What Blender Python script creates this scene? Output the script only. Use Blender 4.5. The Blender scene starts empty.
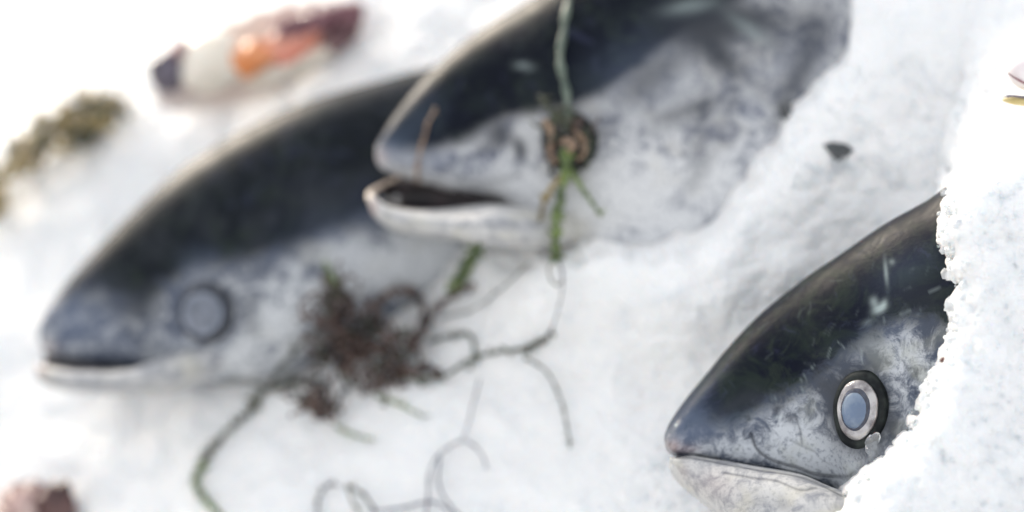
import bpy, bmesh, math, random
import numpy as np
from mathutils import Vector, Matrix
from mathutils.bvhtree import BVHTree

random.seed(7)
rng = np.random.default_rng(11)
sc = bpy.context.scene
COL = sc.collection

# ------------------------------------------------------------------ camera, sky, sun, exposure
W, H = 1024, 512
F = W * 85.0 / 36.0                      # focal length in pixels
PITCH = math.radians(30)
CAM = np.array([0.0, 0.0, 1.95])
cp, sp = math.cos(PITCH), math.sin(PITCH)
RX = np.array([1.0, 0.0, 0.0])           # camera right in world
RU = np.array([0.0, sp, cp])             # camera up in world
RB = np.array([0.0, -cp, sp])            # camera back in world

cam_d = bpy.data.cameras.new("camera")
cam = bpy.data.objects.new("camera", cam_d)
COL.objects.link(cam)
cam.location = CAM
cam.rotation_euler = (math.pi / 2 - PITCH, 0, 0)
cam_d.lens = 85
cam_d.sensor_width = 36
cam_d.clip_start = 0.05
cam_d.clip_end = 500
cam_d.dof.use_dof = True
cam_d.dof.focus_distance = 1.218
cam_d.dof.aperture_fstop = 2.0
sc.camera = cam

SUN_EL, SUN_AZ = math.radians(15), math.radians(-30)     # azimuth measured from +Y towards +X
world = bpy.data.worlds.new("World")
sc.world = world
world.use_nodes = True
nt = world.node_tree
sky = nt.nodes.new("ShaderNodeTexSky")
sky.sky_type = 'NISHITA'
sky.sun_disc = False
sky.sun_elevation = SUN_EL
sky.sun_rotation = SUN_AZ
sky.air_density = 0.38
sky.dust_density = 2.0
sky.ozone_density = 0.0
bgn = nt.nodes["Background"]
hsv = nt.nodes.new("ShaderNodeHueSaturation")      # thin cloud: paler sky, evened out by a milky veil
hsv.inputs["Saturation"].default_value = 0.45
nt.links.new(sky.outputs[0], hsv.inputs["Color"])
veil = nt.nodes.new("ShaderNodeMix"); veil.data_type = 'RGBA'
veil.inputs[0].default_value = 0.85
veil.inputs[7].default_value = (1.74, 1.77, 1.815, 1)
nt.links.new(hsv.outputs[0], veil.inputs[6])
nt.links.new(veil.outputs[2], bgn.inputs[0])
bgn.inputs[1].default_value = 0.15

sun_d = bpy.data.lights.new("sun", 'SUN')
sun_d.energy = 1.05
sun_d.angle = math.radians(14)
sun_d.color = (1.0, 0.87, 0.70)
sun = bpy.data.objects.new("sun", sun_d)
COL.objects.link(sun)
sdir = Vector((math.sin(SUN_AZ) * math.cos(SUN_EL), math.cos(SUN_AZ) * math.cos(SUN_EL), math.sin(SUN_EL)))
sun.rotation_euler = sdir.to_track_quat('Z', 'Y').to_euler()
sun.location = (-3, 4, 4)

sc.view_settings.view_transform = 'Standard'
sc.view_settings.look = 'None'
sc.view_settings.exposure = 2.13
sc.view_settings.gamma = 1
sc.render.engine = 'CYCLES'
sc.cycles.use_denoising = True
sc.cycles.max_bounces = 8

# ------------------------------------------------------------------ pixel <-> world helpers
def ray(px, py):
    px = np.asarray(px, float); py = np.asarray(py, float)
    u = (px - 512) / F; v = (256 - py) / F
    return u[..., None] * RX + v[..., None] * RU - RB
def P(px, py, d):
    return CAM + ray(px, py) * np.asarray(d, float)[..., None]
def proj(X):
    q = np.asarray(X) - CAM
    z = -(q @ RB)
    return 512 + F * (q @ RX) / z, 256 - F * (q @ RU) / z, z
def dbed(px, py):
    k = 1 - 0.0002 * (860 - np.asarray(px, float)) - 0.00023 * (408 - np.asarray(py, float))
    return 1.3 / np.maximum(k, 0.35)
NB = (-0.417) * RX + 0.48 * RU + 0.772 * RB      # normal of the ice slope
NB = NB / np.linalg.norm(NB)
def smooth(a, b, x):
    t = np.clip((np.asarray(x, float) - a) / (b - a), 0, 1)
    return t * t * (3 - 2 * t)
def catmull(pts, n):
    pts = np.asarray(pts, float)
    p = np.vstack([2 * pts[0] - pts[1], pts, 2 * pts[-1] - pts[-2]])
    m = len(pts) - 1
    t = np.linspace(0, m, n); i = np.minimum(t.astype(int), m - 1); f = (t - i)[:, None]
    a, b, c, d = p[i], p[i + 1], p[i + 2], p[i + 3]
    return 0.5 * (2 * b + (c - a) * f + (2 * a - 5 * b + 4 * c - d) * f ** 2 + (3 * b - a - 3 * c + d) * f ** 3)
def pldist(px, py, poly):
    poly = np.asarray(poly, float); best = np.full(np.shape(px), 1e9)
    for (x0, y0), (x1, y1) in zip(poly[:-1], poly[1:]):
        dx, dy = x1 - x0, y1 - y0; L = dx * dx + dy * dy + 1e-9
        t = np.clip(((px - x0) * dx + (py - y0) * dy) / L, 0, 1)
        best = np.minimum(best, np.hypot(px - x0 - t * dx, py - y0 - t * dy))
    return best
def sdpoly(px, py, poly):               # positive inside
    poly = list(poly) + [poly[0]]
    d = pldist(px, py, poly); ins = np.zeros(np.shape(px), bool)
    for (x0, y0), (x1, y1) in zip(poly[:-1], poly[1:]):
        c = ((y0 > py) != (y1 > py)) & (px < (x1 - x0) * (py - y0) / ((y1 - y0) or 1e-9) + x0)
        ins ^= c
    return np.where(ins, d, -d)
_G = rng.random((256, 256))
def vnoise(x, y):
    xi = np.floor(x).astype(int); yi = np.floor(y).astype(int); fx = x - xi; fy = y - yi
    fx = fx * fx * (3 - 2 * fx); fy = fy * fy * (3 - 2 * fy)
    g = lambda a, b: _G[a % 256, b % 256]
    return (g(xi, yi) * (1 - fx) * (1 - fy) + g(xi + 1, yi) * fx * (1 - fy) + g(xi, yi + 1) * (1 - fx) * fy + g(xi + 1, yi + 1) * fx * fy) * 2 - 1
def fbm(x, y, o=4):
    s = 0; a = 1
    for k in range(o):
        s = s + a * vnoise(x * 2 ** k + 17 * k, y * 2 ** k + 31 * k); a *= 0.5
    return s
_J = rng.random((128, 128, 3))
def grains(x, y):                       # domes of irregular size, cell ~1
    xi = np.floor(x).astype(int); yi = np.floor(y).astype(int); best = np.full(np.shape(x), 9.0)
    for a in (-1, 0, 1):
        for b in (-1, 0, 1):
            j = _J[(xi + a) % 128, (yi + b) % 128]
            r = 0.6 + 0.6 * j[..., 2]
            best = np.minimum(best, np.hypot(x - xi - a - j[..., 0], y - yi - b - j[..., 1]) / r)
    return np.sqrt(np.maximum(0, 1 - best ** 2))

# ------------------------------------------------------------------ object helpers
def mesh_obj(name, verts, faces, mat, parent=None, smooth_=True):
    me = bpy.data.meshes.new(name)
    verts = np.asarray(verts, float)
    if parent is not None:
        verts = verts - np.array(parent.location)
    me.from_pydata(verts.tolist(), [], [tuple(f) for f in faces])
    me.update()
    if smooth_:
        me.polygons.foreach_set("use_smooth", [True] * len(me.polygons))
    for m in (mat if isinstance(mat, (list, tuple)) else [mat]):
        me.materials.append(m)
    o = bpy.data.objects.new(name, me)
    COL.objects.link(o)
    if parent is not None:
        o.parent = parent
    return o
def child(name, verts, faces, mat, parent, root):   # sub-part: coordinates relative to the root Empty
    me = bpy.data.meshes.new(name)
    me.from_pydata((np.asarray(verts, float) - np.array(root.location)).tolist(), [], [tuple(f) for f in faces])
    me.polygons.foreach_set("use_smooth", [True] * len(me.polygons)); me.update()
    me.materials.append(mat)
    o = bpy.data.objects.new(name, me); COL.objects.link(o); o.parent = parent
    return o
def tag(o, label, cat, group=None, kind=None):
    if label: o["label"] = label
    if cat: o["category"] = cat
    if group: o["group"] = group
    if kind: o["kind"] = kind
    return o
def empty(name, loc, label, cat, group=None):
    o = bpy.data.objects.new(name, None); COL.objects.link(o)
    o.location = Vector(loc); o.empty_display_size = 0.05
    return tag(o, label, cat, group)
def attr(o, name, vals):
    a = o.data.attributes.new(name, 'FLOAT', 'POINT')
    a.data.foreach_set("value", np.asarray(vals, np.float32))

class NB_:
    """tiny node helper"""
    def __init__(s, name):
        s.m = bpy.data.materials.new(name); s.m.use_nodes = True
        s.t = s.m.node_tree; s.b = s.t.nodes["Principled BSDF"]
        s.out = s.t.nodes["Material Output"]
        s.tc = s.n("ShaderNodeTexCoord")
    def n(s, k, **kw):
        o = s.t.nodes.new(k)
        for a, b in kw.items(): setattr(o, a, b)
        return o
    def l(s, a, b): s.t.links.new(a, b)
    def set(s, **kw):
        for k, v in kw.items():
            s.b.inputs[k.replace("_", " ")].default_value = v
    def noise(s, scale, detail=4, rough=0.55, dist=0.0):
        o = s.n("ShaderNodeTexNoise"); s.l(s.tc.outputs["Object"], o.inputs["Vector"])
        o.inputs["Scale"].default_value = scale; o.inputs["Detail"].default_value = detail
        o.inputs["Roughness"].default_value = rough; o.inputs["Distortion"].default_value = dist
        return o.outputs[0]
    def rng(s, v, a, b, c=0.0, d=1.0):
        o = s.n("ShaderNodeMapRange"); s.l(v, o.inputs[0])
        for i, q in zip((1, 2, 3, 4), (a, b, c, d)): o.inputs[i].default_value = q
        o.interpolation_type = 'SMOOTHSTEP' if (c, d) == (0.0, 1.0) else 'LINEAR'
        return o.outputs[0]
    def math(s, op, a, b=0.0):
        o = s.n("ShaderNodeMath", operation=op)
        for i, q in enumerate((a, b)):
            if isinstance(q, (int, float)): o.inputs[i].default_value = q
            else: s.l(q, o.inputs[i])
        return o.outputs[0]
    def mix(s, f, a, b):
        o = s.n("ShaderNodeMix", data_type='RGBA')
        for i, q in ((0, f), (6, a), (7, b)):
            if isinstance(q, (int, float)): o.inputs[i].default_value = q
            elif isinstance(q, tuple): o.inputs[i].default_value = (*q, 1)
            else: s.l(q, o.inputs[i])
        return o.outputs[2]
    def at(s, name):
        o = s.n("ShaderNodeAttribute", attribute_name=name); return o.outputs["Fac"]
    def bump(s, v, strength, dist):
        o = s.n("ShaderNodeBump"); s.l(v, o.inputs["Height"])
        o.inputs["Strength"].default_value = strength; o.inputs["Distance"].default_value = dist
        s.l(o.outputs[0], s.b.inputs["Normal"])
    def col(s, v): s.l(v, s.b.inputs["Base Color"])

def simple(name, c1, c2, scale=60, rough=0.45, coat=0.0, sss=0.0, bump=0.3, bd=0.001):
    m = NB_(name); f = m.rng(m.noise(scale, 4), 0.35, 0.65)
    m.col(m.mix(f, c1, c2)); m.set(Roughness=rough, Coat_Weight=coat)
    if sss:
        m.set(Subsurface_Weight=sss, Subsurface_Scale=0.004); m.b.inputs["Subsurface Radius"].default_value = (1, .6, .5)
    if bump: m.bump(m.noise(scale * 3, 3), bump, bd)
    return m.m

def ice_mat():
    m = NB_("packed_ice")
    n1 = m.rng(m.noise(22, 5, 0.6), 0.3, 0.7)
    n2 = m.rng(m.noise(240, 3, 0.6), 0.42, 0.72)
    c = m.mix(n1, (0.90, 0.905, 0.905), (0.94, 0.94, 0.935))
    c = m.mix(m.math('MULTIPLY', n2, 0.28), c, (0.78, 0.81, 0.85))
    wet = m.rng(m.noise(48, 5, 0.65, 0.8), 0.52, 0.74)
    c = m.mix(m.math('MULTIPLY', wet, 0.55), c, (0.72, 0.755, 0.79))
    m.col(c)
    ck = m.n('ShaderNodeTexVoronoi', feature='F1'); m.l(m.tc.outputs['Object'], ck.inputs['Vector']); ck.inputs['Scale'].default_value = 120
    c2 = m.mix(m.math('MULTIPLY', m.rng(ck.outputs['Distance'], 0.45, 0.8), 0.22), c, (0.80, 0.83, 0.86)); m.col(c2)  # soft grey-blue shading between ice grains, painted into the colour
    m.l(m.rng(wet, 0, 1, 0.5, 0.22), m.b.inputs['Roughness'])
    m.set(Roughness=0.42, Subsurface_Weight=0.7, Subsurface_Scale=0.012, IOR=1.31)
    m.b.inputs["Subsurface Radius"].default_value = (0.75, 0.9, 1.0)
    def cells(sc_, rnd=1.0):
        o = m.n("ShaderNodeTexVoronoi", feature='SMOOTH_F1'); m.l(m.tc.outputs["Object"], o.inputs["Vector"])
        o.inputs["Scale"].default_value = sc_; o.inputs["Smoothness"].default_value = 0.35; o.inputs["Randomness"].default_value = rnd
        return o.outputs["Distance"]
    h = m.math('ADD', m.math('MULTIPLY', m.noise(420, 4, 0.65), 0.7), m.math('MULTIPLY', m.noise(130, 3), 1.4))
    h = m.math('SUBTRACT', h, m.math('MULTIPLY', cells(170), 1.3))
    h = m.math('SUBTRACT', h, m.math('MULTIPLY', cells(75), 1.6))
    m.bump(h, 0.65, 0.0022)
    return m.m
def clear_ice_mat(name, tr=0.75, rough=0.16):
    m = NB_(name)
    m.set(Base_Color=(0.93, 0.96, 0.985, 1), Roughness=rough, Transmission_Weight=tr, IOR=1.31)
    m.bump(m.noise(500, 3), 0.35, 0.001)
    return m.m
ICE = ice_mat(); CLEAR = clear_ice_mat("clear_ice", 0.93, 0.08); FROST = clear_ice_mat("frosted_ice", 0.5, 0.28)

def fish_mat(name, back, backg, mid, light, warm, edge_noise=0.5, rough=0.4):
    m = NB_(name)
    big = m.noise(30, 5, 0.62, 1.4); med = m.noise(90, 8, 0.72, 1.1); fine = m.noise(430, 4, 0.7)
    k = m.math('ADD', m.at("back"), m.math('MULTIPLY', m.math('SUBTRACT', med, 0.5), edge_noise * 2.4))
    k = m.math('ADD', k, m.math('MULTIPLY', m.math('SUBTRACT', big, 0.5), edge_noise * 1.6))
    fb = m.rng(k, -0.35, 0.35)
    dark = m.mix(m.rng(big, 0.42, 0.62), back, backg)
    dark = m.mix(m.math('MULTIPLY', m.rng(m.noise(60, 6, 0.7, 1.5), 0.5, 0.66), 0.7), dark, (0.024, 0.033, 0.027))
    dark = m.mix(m.math('MULTIPLY', m.rng(m.noise(42, 6, 0.7, 1.5), 0.54, 0.70), 0.6), dark, (0.035, 0.040, 0.075))
    dark = m.mix(m.math('MULTIPLY', m.rng(med, 0.56, 0.74), 0.28), dark, mid)
    # flank: mid grey flecked over silver, whitest where attribute 'pale' is high
    t = m.math('ADD', m.at("pale"), m.math('MULTIPLY', m.math('SUBTRACT', med, 0.5), 3.3))
    t = m.math('ADD', t, m.math('MULTIPLY', m.math('SUBTRACT', big, 0.5), 1.8))
    flank = m.mix(m.rng(t, 0.0, 1.0), mid, light)
    fl2 = m.mix(m.math('MULTIPLY', m.rng(fine, 0.5, 0.66), 0.5), flank, mid)
    fl3 = m.mix(m.math('MULTIPLY', m.rng(m.noise(45, 3), 0.5, 0.68), 0.4), fl2, warm)
    c = m.mix(fb, fl3, dark)
    # skin slightly bluer round the snout, darker along the creases
    c = m.mix(m.math('MULTIPLY', m.at("blue"), 0.7), c, (0.10, 0.13, 0.20))
    c = m.mix(m.at("pink"), c, (0.42, 0.27, 0.24))
    c = m.mix(m.at("spot"), c, (0.035, 0.04, 0.05))
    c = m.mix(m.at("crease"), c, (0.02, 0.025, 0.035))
    c = m.mix(m.at("fleck"), c, (0.42, 0.50, 0.50))
    m.col(c)
    m.set(Roughness=rough, Coat_Weight=0.0, Specular_IOR_Level=0.3)
    m.l(m.rng(fb, 0, 1, 0.34, 0.05), m.b.inputs["Specular IOR Level"])
    m.l(m.rng(med, 0.3, 0.7, rough - 0.12, rough + 0.15), m.b.inputs["Roughness"])
    h = m.math('ADD', m.math('MULTIPLY', med, 1.2), m.math('MULTIPLY', fine, 0.5))
    m.bump(h, 0.3, 0.0009)
    return m.m
SKIN_R = fish_mat("dark_blue_fish_skin", (0.006, 0.008, 0.016), (0.016, 0.024, 0.022), (0.058, 0.075, 0.115), (0.53, 0.56, 0.60), (0.36, 0.37, 0.30), 0.6)
SKIN_M = fish_mat("blue_black_fish_skin", (0.006, 0.008, 0.014), (0.013, 0.018, 0.022), (0.11, 0.125, 0.18), (0.66, 0.67, 0.68), (0.55, 0.53, 0.48), 0.4)
SKIN_L = fish_mat("charcoal_fish_skin", (0.010, 0.013, 0.017), (0.026, 0.030, 0.036), (0.075, 0.092, 0.135), (0.56, 0.58, 0.60), (0.40, 0.40, 0.37), 0.5)
JAW = fish_mat("pale_jaw_skin", (0.01, 0.01, 0.012), (0.02, 0.02, 0.02), (0.27, 0.28, 0.31), (0.58, 0.58, 0.575), (0.50, 0.48, 0.38), 0.4)
MOUTH = simple("dark_mouth_lining", (0.012, 0.010, 0.014), (0.05, 0.035, 0.04), 90, 0.3, 0.4)
WARM_LIP = simple("tan_lip", (0.62, 0.52, 0.42), (0.48, 0.38, 0.31), 120, 0.35)
SOCKET = simple("olive_eye_socket_skin", (0.006, 0.008, 0.010), (0.030, 0.036, 0.034), 110, 0.5, 0.0)
IRIS = simple("silver_iris", (0.62, 0.60, 0.60), (0.12, 0.10, 0.11), 85, 0.18, 0.6)
SOCKET.node_tree.nodes["Principled BSDF"].inputs["Specular IOR Level"].default_value = 0.15
IRIS.node_tree.nodes["Principled BSDF"].inputs["Metallic"].default_value = 0.45
RIMBLUE = simple("dark_blue_iris_rim", (0.012, 0.018, 0.045), (0.035, 0.05, 0.10), 200, 0.2, 0.5)
PUPIL = simple("cloudy_blue_pupil", (0.13, 0.21, 0.36), (0.24, 0.33, 0.46), 90, 0.12, 0.8, 0, 0)
PUPIL_L = simple("milky_grey_pupil", (0.12, 0.145, 0.20), (0.22, 0.25, 0.32), 80, 0.15, 0.8, 0, 0)
CLOUD_IRIS = simple("dull_blue_iris", (0.05, 0.065, 0.10), (0.12, 0.14, 0.19), 90, 0.25, 0.3)
CORNEA = clear_ice_mat("wet_cornea", 1.0, 0.02)
CORNEA.node_tree.nodes["Principled BSDF"].inputs["Base Color"].default_value = (1, 1, 1, 1)
BROWNEYE = simple("brown_eye", (0.03, 0.025, 0.028), (0.10, 0.075, 0.065), 110, 0.2, 0.5)

# ------------------------------------------------------------------ ground
gm = NB_("sunlit_pale_paving")
gm.col(gm.mix(gm.rng(gm.noise(0.8, 4), 0.3, 0.7), (0.62, 0.60, 0.55), (0.67, 0.65, 0.60)))
gm.set(Roughness=0.5); gm.bump(gm.noise(25, 4), 0.2, 0.01)
gs = 150.0
ground = mesh_obj("ground", [(-gs, -gs, 0), (gs, -gs, 0), (gs, gs, 0), (-gs, gs, 0)], [(0, 1, 2, 3)], gm.m, smooth_=False)
ground["kind"] = "structure"

# ------------------------------------------------------------------ the ice bank
EDGE = [(-900, 560), (-300, 330), (-60, 215), (0, 182), (60, 158), (120, 118), (150, 84), (215, 52), (300, 22), (360, -18), (470, -70), (700, -200), (1100, -420), (1700, -700)]
RM = [(951, 190), (946, 206), (953, 214), (942, 226), (940, 240), (950, 256), (948, 270), (957, 286), (948, 305), (951, 322), (943, 345), (938, 362), (928, 380), (922, 398), (914, 413), (911, 430), (898, 443), (888, 456), (876, 467), (865, 478), (856, 486), (850, 505), (815, 540), (790, 640), (1700, 700), (1700, -200), (1010, -200), (975, 80), (958, 150)]
MM = [(500, 236), (540, 232), (580, 228), (615, 232), (660, 240), (705, 226), (735, 190), (762, 150), (786, 122), (800, 100), (822, 72), (836, 48), (848, 18), (858, -60), (880, -260), (1500, -260), (1500, 180), (900, 170), (800, 215), (730, 260), (640, 300), (560, 330), (500, 290)]
def fade_m(px, py):
    s = sdpoly(px, py, MM)
    core = np.sqrt(np.clip((s + 4) / 34, 0, 1))
    out = np.exp(-np.maximum(0, -s) / 60.0) * smooth(-6, 40, pldist_below(px, py))
    return np.maximum(core, 0.0), s
def pldist_below(px, py):
    # how far the point lies below/right of the fish's belly line
    line = [(380, 250), (500, 236), (580, 228), (660, 240), (705, 226), (762, 150), (800, 100), (848, 18), (880, -260)]
    xs = [p[0] for p in line]; ys = [p[1] for p in line]
    return py - np.interp(px, xs, ys)
def ice_depth(px, py):
    d = dbed(px, py)
    sr = sdpoly(px, py, RM)
    wob = 5 * fbm(px / 14.0, py / 14.0, 3) * 0.6
    br = 0.110 * np.sqrt(np.clip((sr + 5 + wob * 0.7 + 9 * grains(px / 17.0 + 5, py / 17.0) + 4 * grains(px / 7.0 + 5, py / 7.0)) / (22 + 110 * (1 - smooth(140, 200, py))), 0, 1)) * smooth(-60, 200, py) * (1 + 0.3 * (1 - smooth(200, 340, py)))
    br = br * (1 - 0.36 * smooth(12, 150, sr))
    b = pldist_below(px, py)
    b2 = pldist(px, py, [(500, 236), (580, 228), (660, 240), (705, 226), (762, 150), (800, 100), (848, 18), (880, -260)])
    bm = 0.052 * np.sqrt(np.clip((b + 12 + 1.5 * wob + 20 * fbm(px / 42.0 + 3, py / 42.0, 3) + 8 * grains(px / 26.0, py / 26.0)) / 46, 0, 1)) * (1 - smooth(10, 170, b2)) * smooth(430, 560, px)
    bm = bm * (1 - 0.25 * smooth(850, 1000, px))
    bump = np.maximum(br, bm) + 0.3 * np.minimum(br, bm)
    # hollow the heads rest in
    big = 0.0045 * fbm(px / 130.0, py / 130.0, 3) + 0.003 * fbm(px / 38.0 + 9, py / 38.0, 3)
    soft = 1 + 0.5 * smooth(-30, 60, sr)
    small = (0.0006 * grains(px / 15.0, py / 15.0) + 0.0003 * grains(px / 6.5 + 40, py / 6.5) + 0.0004 * fbm(px / 6.0, py / 6.0, 3)) * soft * smooth(260, 720, px + (py - 200) * 0.4)
    small = small + (0.0008 + 0.0030 * smooth(-10, 30, sr)) * grains(px / 27.0 + 11, py / 24.0 + 7) * smooth(560, 760, px) + (0.0006 + 0.0008 * smooth(-10, 30, sr)) * grains(px / 11.0 + 31, py / 10.0 + 2) * smooth(640, 820, px) + 0.0009 * grains(px / 5.2 + 3, py / 5.0 + 9) * smooth(-4, 14, sr)
    lump = 0.006 * grains(px / 70.0 + 3, py / 62.0 + 8) + 0.0025 * grains(px / 30.0 + 3, py / 28.0 + 8)
    # pile between the fish rises gently, right-hand fish lies in a hollow
    return d - bump - big - small - lump * (0.12 + 0.2 * smooth(0, 60, sr))

xs = np.concatenate([np.arange(-420, 0, 14.0), np.arange(0, 600, 3.0), np.arange(600, 1040, 1.0), np.arange(1040, 1500, 12.0)])
ys = np.concatenate([np.arange(-330, -10, 10.0), np.arange(-10, 180, 2.5), np.arange(180, 525, 1.0), np.arange(525, 800, 9.0)])
GX, GY = np.meshgrid(xs, ys)
ex = np.array([e[0] for e in EDGE], float); ey = np.array([e[1] for e in EDGE], float)
edge_y = np.interp(GX, ex, ey) + 7 * fbm(GX / 40.0, GX * 0 + 5, 3)
over = np.maximum(0, edge_y - GY)                   # above the edge: fold down
GYc = np.maximum(GY, edge_y)
D = ice_depth(GX, GYc)
PT = P(GX, GYc, D)
# rounded lip then a steep wall down to the ground
drop = np.clip((over / 90.0), 0, 1)
PT[..., 1] += 0.10 * np.sqrt(drop); PT[..., 0] -= 0.07 * np.sqrt(drop)
PT[..., 2] -= 0.10 * (1 - np.sqrt(1 - drop ** 2)) + np.clip((over - 90) / 60.0, 0, 1) * 5
PT[..., 2] = np.maximum(PT[..., 2], 0.0)
PT[0, :, 2] = 0; PT[-1, :, 2] = 0; PT[:, 0, 2] = 0; PT[:, -1, 2] = 0
nr, nc = GX.shape
idx = np.arange(nr * nc).reshape(nr, nc)
quads = np.stack([idx[:-1, :-1], idx[1:, :-1], idx[1:, 1:], idx[:-1, 1:]], -1).reshape(-1, 4)
me = bpy.data.meshes.new("ice_bank")
me.vertices.add(nr * nc); me.vertices.foreach_set("co", PT.reshape(-1).astype(np.float32))
me.loops.add(len(quads) * 4); me.loops.foreach_set("vertex_index", quads.reshape(-1).astype(np.int32))
me.polygons.add(len(quads))
me.polygons.foreach_set("loop_start", np.arange(0, len(quads) * 4, 4, dtype=np.int32))
me.polygons.foreach_set("use_smooth", np.ones(len(quads), bool))
me.update(calc_edges=True); me.validate()
me.materials.append(ICE)
ice = bpy.data.objects.new("ice_bank", me); COL.objects.link(ice); ice["kind"] = "structure"

SURF = []          # BVHs used to rest things on
def bvh_add(o, root=None):
    off = Vector(root.location) if root else Vector((0, 0, 0))
    SURF.append(BVHTree.FromPolygons([v.co + off for v in o.data.vertices], [tuple(p.vertices) for p in o.data.polygons]))
    return SURF[-1]
def hit(px, py, trees=None):
    best = None; r = Vector(ray(px, py)); L = r.length
    for t in (trees or SURF):
        loc, nor, i, dist = t.ray_cast(Vector(CAM), r.normalized())
        if loc is not None and (best is None or dist < best[2]):
            if nor.dot(r) > 0: nor = -nor
            best = (np.array(loc), np.array(nor), dist)
    if best is None:
        d = float(ice_depth(np.array(px), np.array(py)))
        return P(px, py, d), NB, d
    return best[0], best[1], best[2] / L
def depth_at(px, py):
    if SURF: 
        return hit(px, py)[2]
    return float(ice_depth(np.array(float(px)), np.array(float(py))))

# ------------------------------------------------------------------ fish
def loft(stations, n=150, m=96, sq=2.45, concave=False):
    """stations: (Dx,Dy, Vx,Vy, half width m, depth offset m, dorsal depth tweak, ventral depth tweak)"""
    S = catmull(np.array(stations, float), n)
    Dp, Vp = S[:, 0:2], S[:, 2:4]
    w = np.maximum(S[:, 4], 0.0006)
    C = (Dp + Vp) / 2
    dc = dbed(C[:, 0], C[:, 1])
    dD = dc + 0.45 * (dbed(Dp[:, 0], Dp[:, 1]) - dc) - S[:, 5] + S[:, 6]
    dV = dc + 0.45 * (dbed(Vp[:, 0], Vp[:, 1]) - dc) - S[:, 5] + S[:, 7]
    A = P(Dp[:, 0], Dp[:, 1], dD); B = P(Vp[:, 0], Vp[:, 1], dV)
    Cc = (A + B) / 2; Hh = (A - B) / 2
    T = np.gradient(Cc, axis=0); T = T / (np.linalg.norm(T, axis=1)[:, None] + 1e-12)
    kk = 9; pad = np.vstack([np.repeat(T[:1], kk, 0), T, np.repeat(T[-1:], kk, 0)])
    T = np.stack([np.convolve(pad[:, i], np.ones(2 * kk + 1) / (2 * kk + 1), 'valid') for i in range(3)], 1)
    Lt = np.cross(T, Hh); Lt /= (np.linalg.norm(Lt, axis=1)[:, None] + 1e-12)
    toc = CAM - Cc; toc /= np.linalg.norm(toc, axis=1)[:, None]
    sgn = np.sign((Lt * toc).sum(1))[:, None]; Lt = Lt * sgn
    Lt = Lt * 0.45 + toc * 0.55; Lt /= np.linalg.norm(Lt, axis=1)[:, None]
    th = np.linspace(0, 2 * np.pi, m, endpoint=False)
    c, s = np.cos(th), np.sin(th)
    ca = np.sign(c) * np.abs(c) ** (2 / sq); sa = np.sign(s) * np.abs(s) ** (2 / sq)
    V = Cc[:, None, :] + Hh[:, None, :] * ca[None, :, None] + Lt[:, None, :] * (w[:, None] * sa[None, :])[..., None]
    verts = V.reshape(-1, 3)
    faces = []
    for i in range(n - 1):
        for j in range(m):
            k = (j + 1) % m
            faces.append((i * m + j, i * m + k, (i + 1) * m + k, (i + 1) * m + j))
    faces.append(tuple(range(m - 1, -1, -1))); faces.append(tuple((n - 1) * m + j for j in range(m)))
    Nrm = (V - Cc[:, None, :]).reshape(-1, 3); Nrm /= (np.linalg.norm(Nrm, axis=1)[:, None] + 1e-12)
    return verts, faces, Nrm

def paint(o, verts, back_line=None, back_soft=38, pale=0.5, creases=(), spots=(), blues=(), pinks=(), flecks=(), pales=(), light=()):
    px, py, _ = proj(verts)
    n = len(verts)
    if back_line is not None:
        X = [p[0] for p in back_line]; Y = [p[1] for p in back_line]
        attr(o, "back", np.clip((np.interp(px, X, Y) - py) / back_soft, -2, 2))
    else:
        attr(o, "back", np.full(n, -2.0))
    def blobs(L, base=0.0):
        v = np.full(n, base)
        for (x, y, rx, ry, ang, a) in L:
            ca, sa = math.cos(math.radians(ang)), math.sin(math.radians(ang))
            u = ((px - x) * ca + (py - y) * sa) / rx; w = (-(px - x) * sa + (py - y) * ca) / ry
            e = np.exp(-(u * u + w * w)) * a
            v = v + e
        return v
    attr(o, "pale", blobs(pales, pale))
    attr(o, "spot", np.clip(blobs(spots), 0, 1)); attr(o, "blue", np.clip(blobs(blues), 0, 1))
    attr(o, "pink", np.clip(blobs(pinks), 0, 1)); fk = blobs(flecks)
    for (line, w, a) in light:
        fk = np.maximum(fk, a * np.exp(-(pldist(px, py, catmull(line, 16)) / w) ** 2))
    attr(o, "fleck", np.clip(fk, 0, 1))
    cr = np.zeros(n)
    for (line, w, a) in creases:
        cr = np.maximum(cr, a * np.exp(-(pldist(px, py, catmull(line, 40)) / w) ** 2))
    attr(o, "crease", cr)
def groove(verts, Nrm, creases, depth):
    px, py, _ = proj(verts)
    for (line, w, dd) in creases:
        e = np.exp(-(pldist(px, py, catmull(line, 40)) / w) ** 2)
        verts = verts - Nrm * (e * dd * depth)[:, None]
    return verts

def dome(center, a, b, prof, tree, seg=48, N=None, lift=0.0):
    """surface of revolution in the tangent plane at the skin; a, b = ellipse half axes in pixels"""
    loc, nor, d = hit(center[0], center[1], [tree])
    if N is not None: nor = N
    vs = []
    for r_, h in prof:
        for k in range(seg):
            f = 2 * math.pi * k / seg
            r = r_ * (1 + 0.022 * math.sin(2 * f + 0.8) + 0.014 * math.sin(3 * f + 2) + 0.008 * math.sin(7 * f))
            qx = center[0] + r * (math.cos(f) * a[0] + math.sin(f) * b[0])
            qy = center[1] + r * (math.cos(f) * a[1] + math.sin(f) * b[1])
            R_ = ray(qx, qy); t = np.dot(loc - CAM, nor) / np.dot(R_, nor)
            vs.append(CAM + R_ * t + nor * (h + lift))
    fs = []
    for i in range(len(prof) - 1):
        for k in range(seg):
            fs.append((i * seg + k, i * seg + (k + 1) % seg, (i + 1) * seg + (k + 1) % seg, (i + 1) * seg + k))
    fs.append(tuple((len(prof) - 1) * seg + k for k in range(seg)))
    fs.append(tuple(range(seg - 1, -1, -1)))
    return np.array(vs), fs, nor
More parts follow.
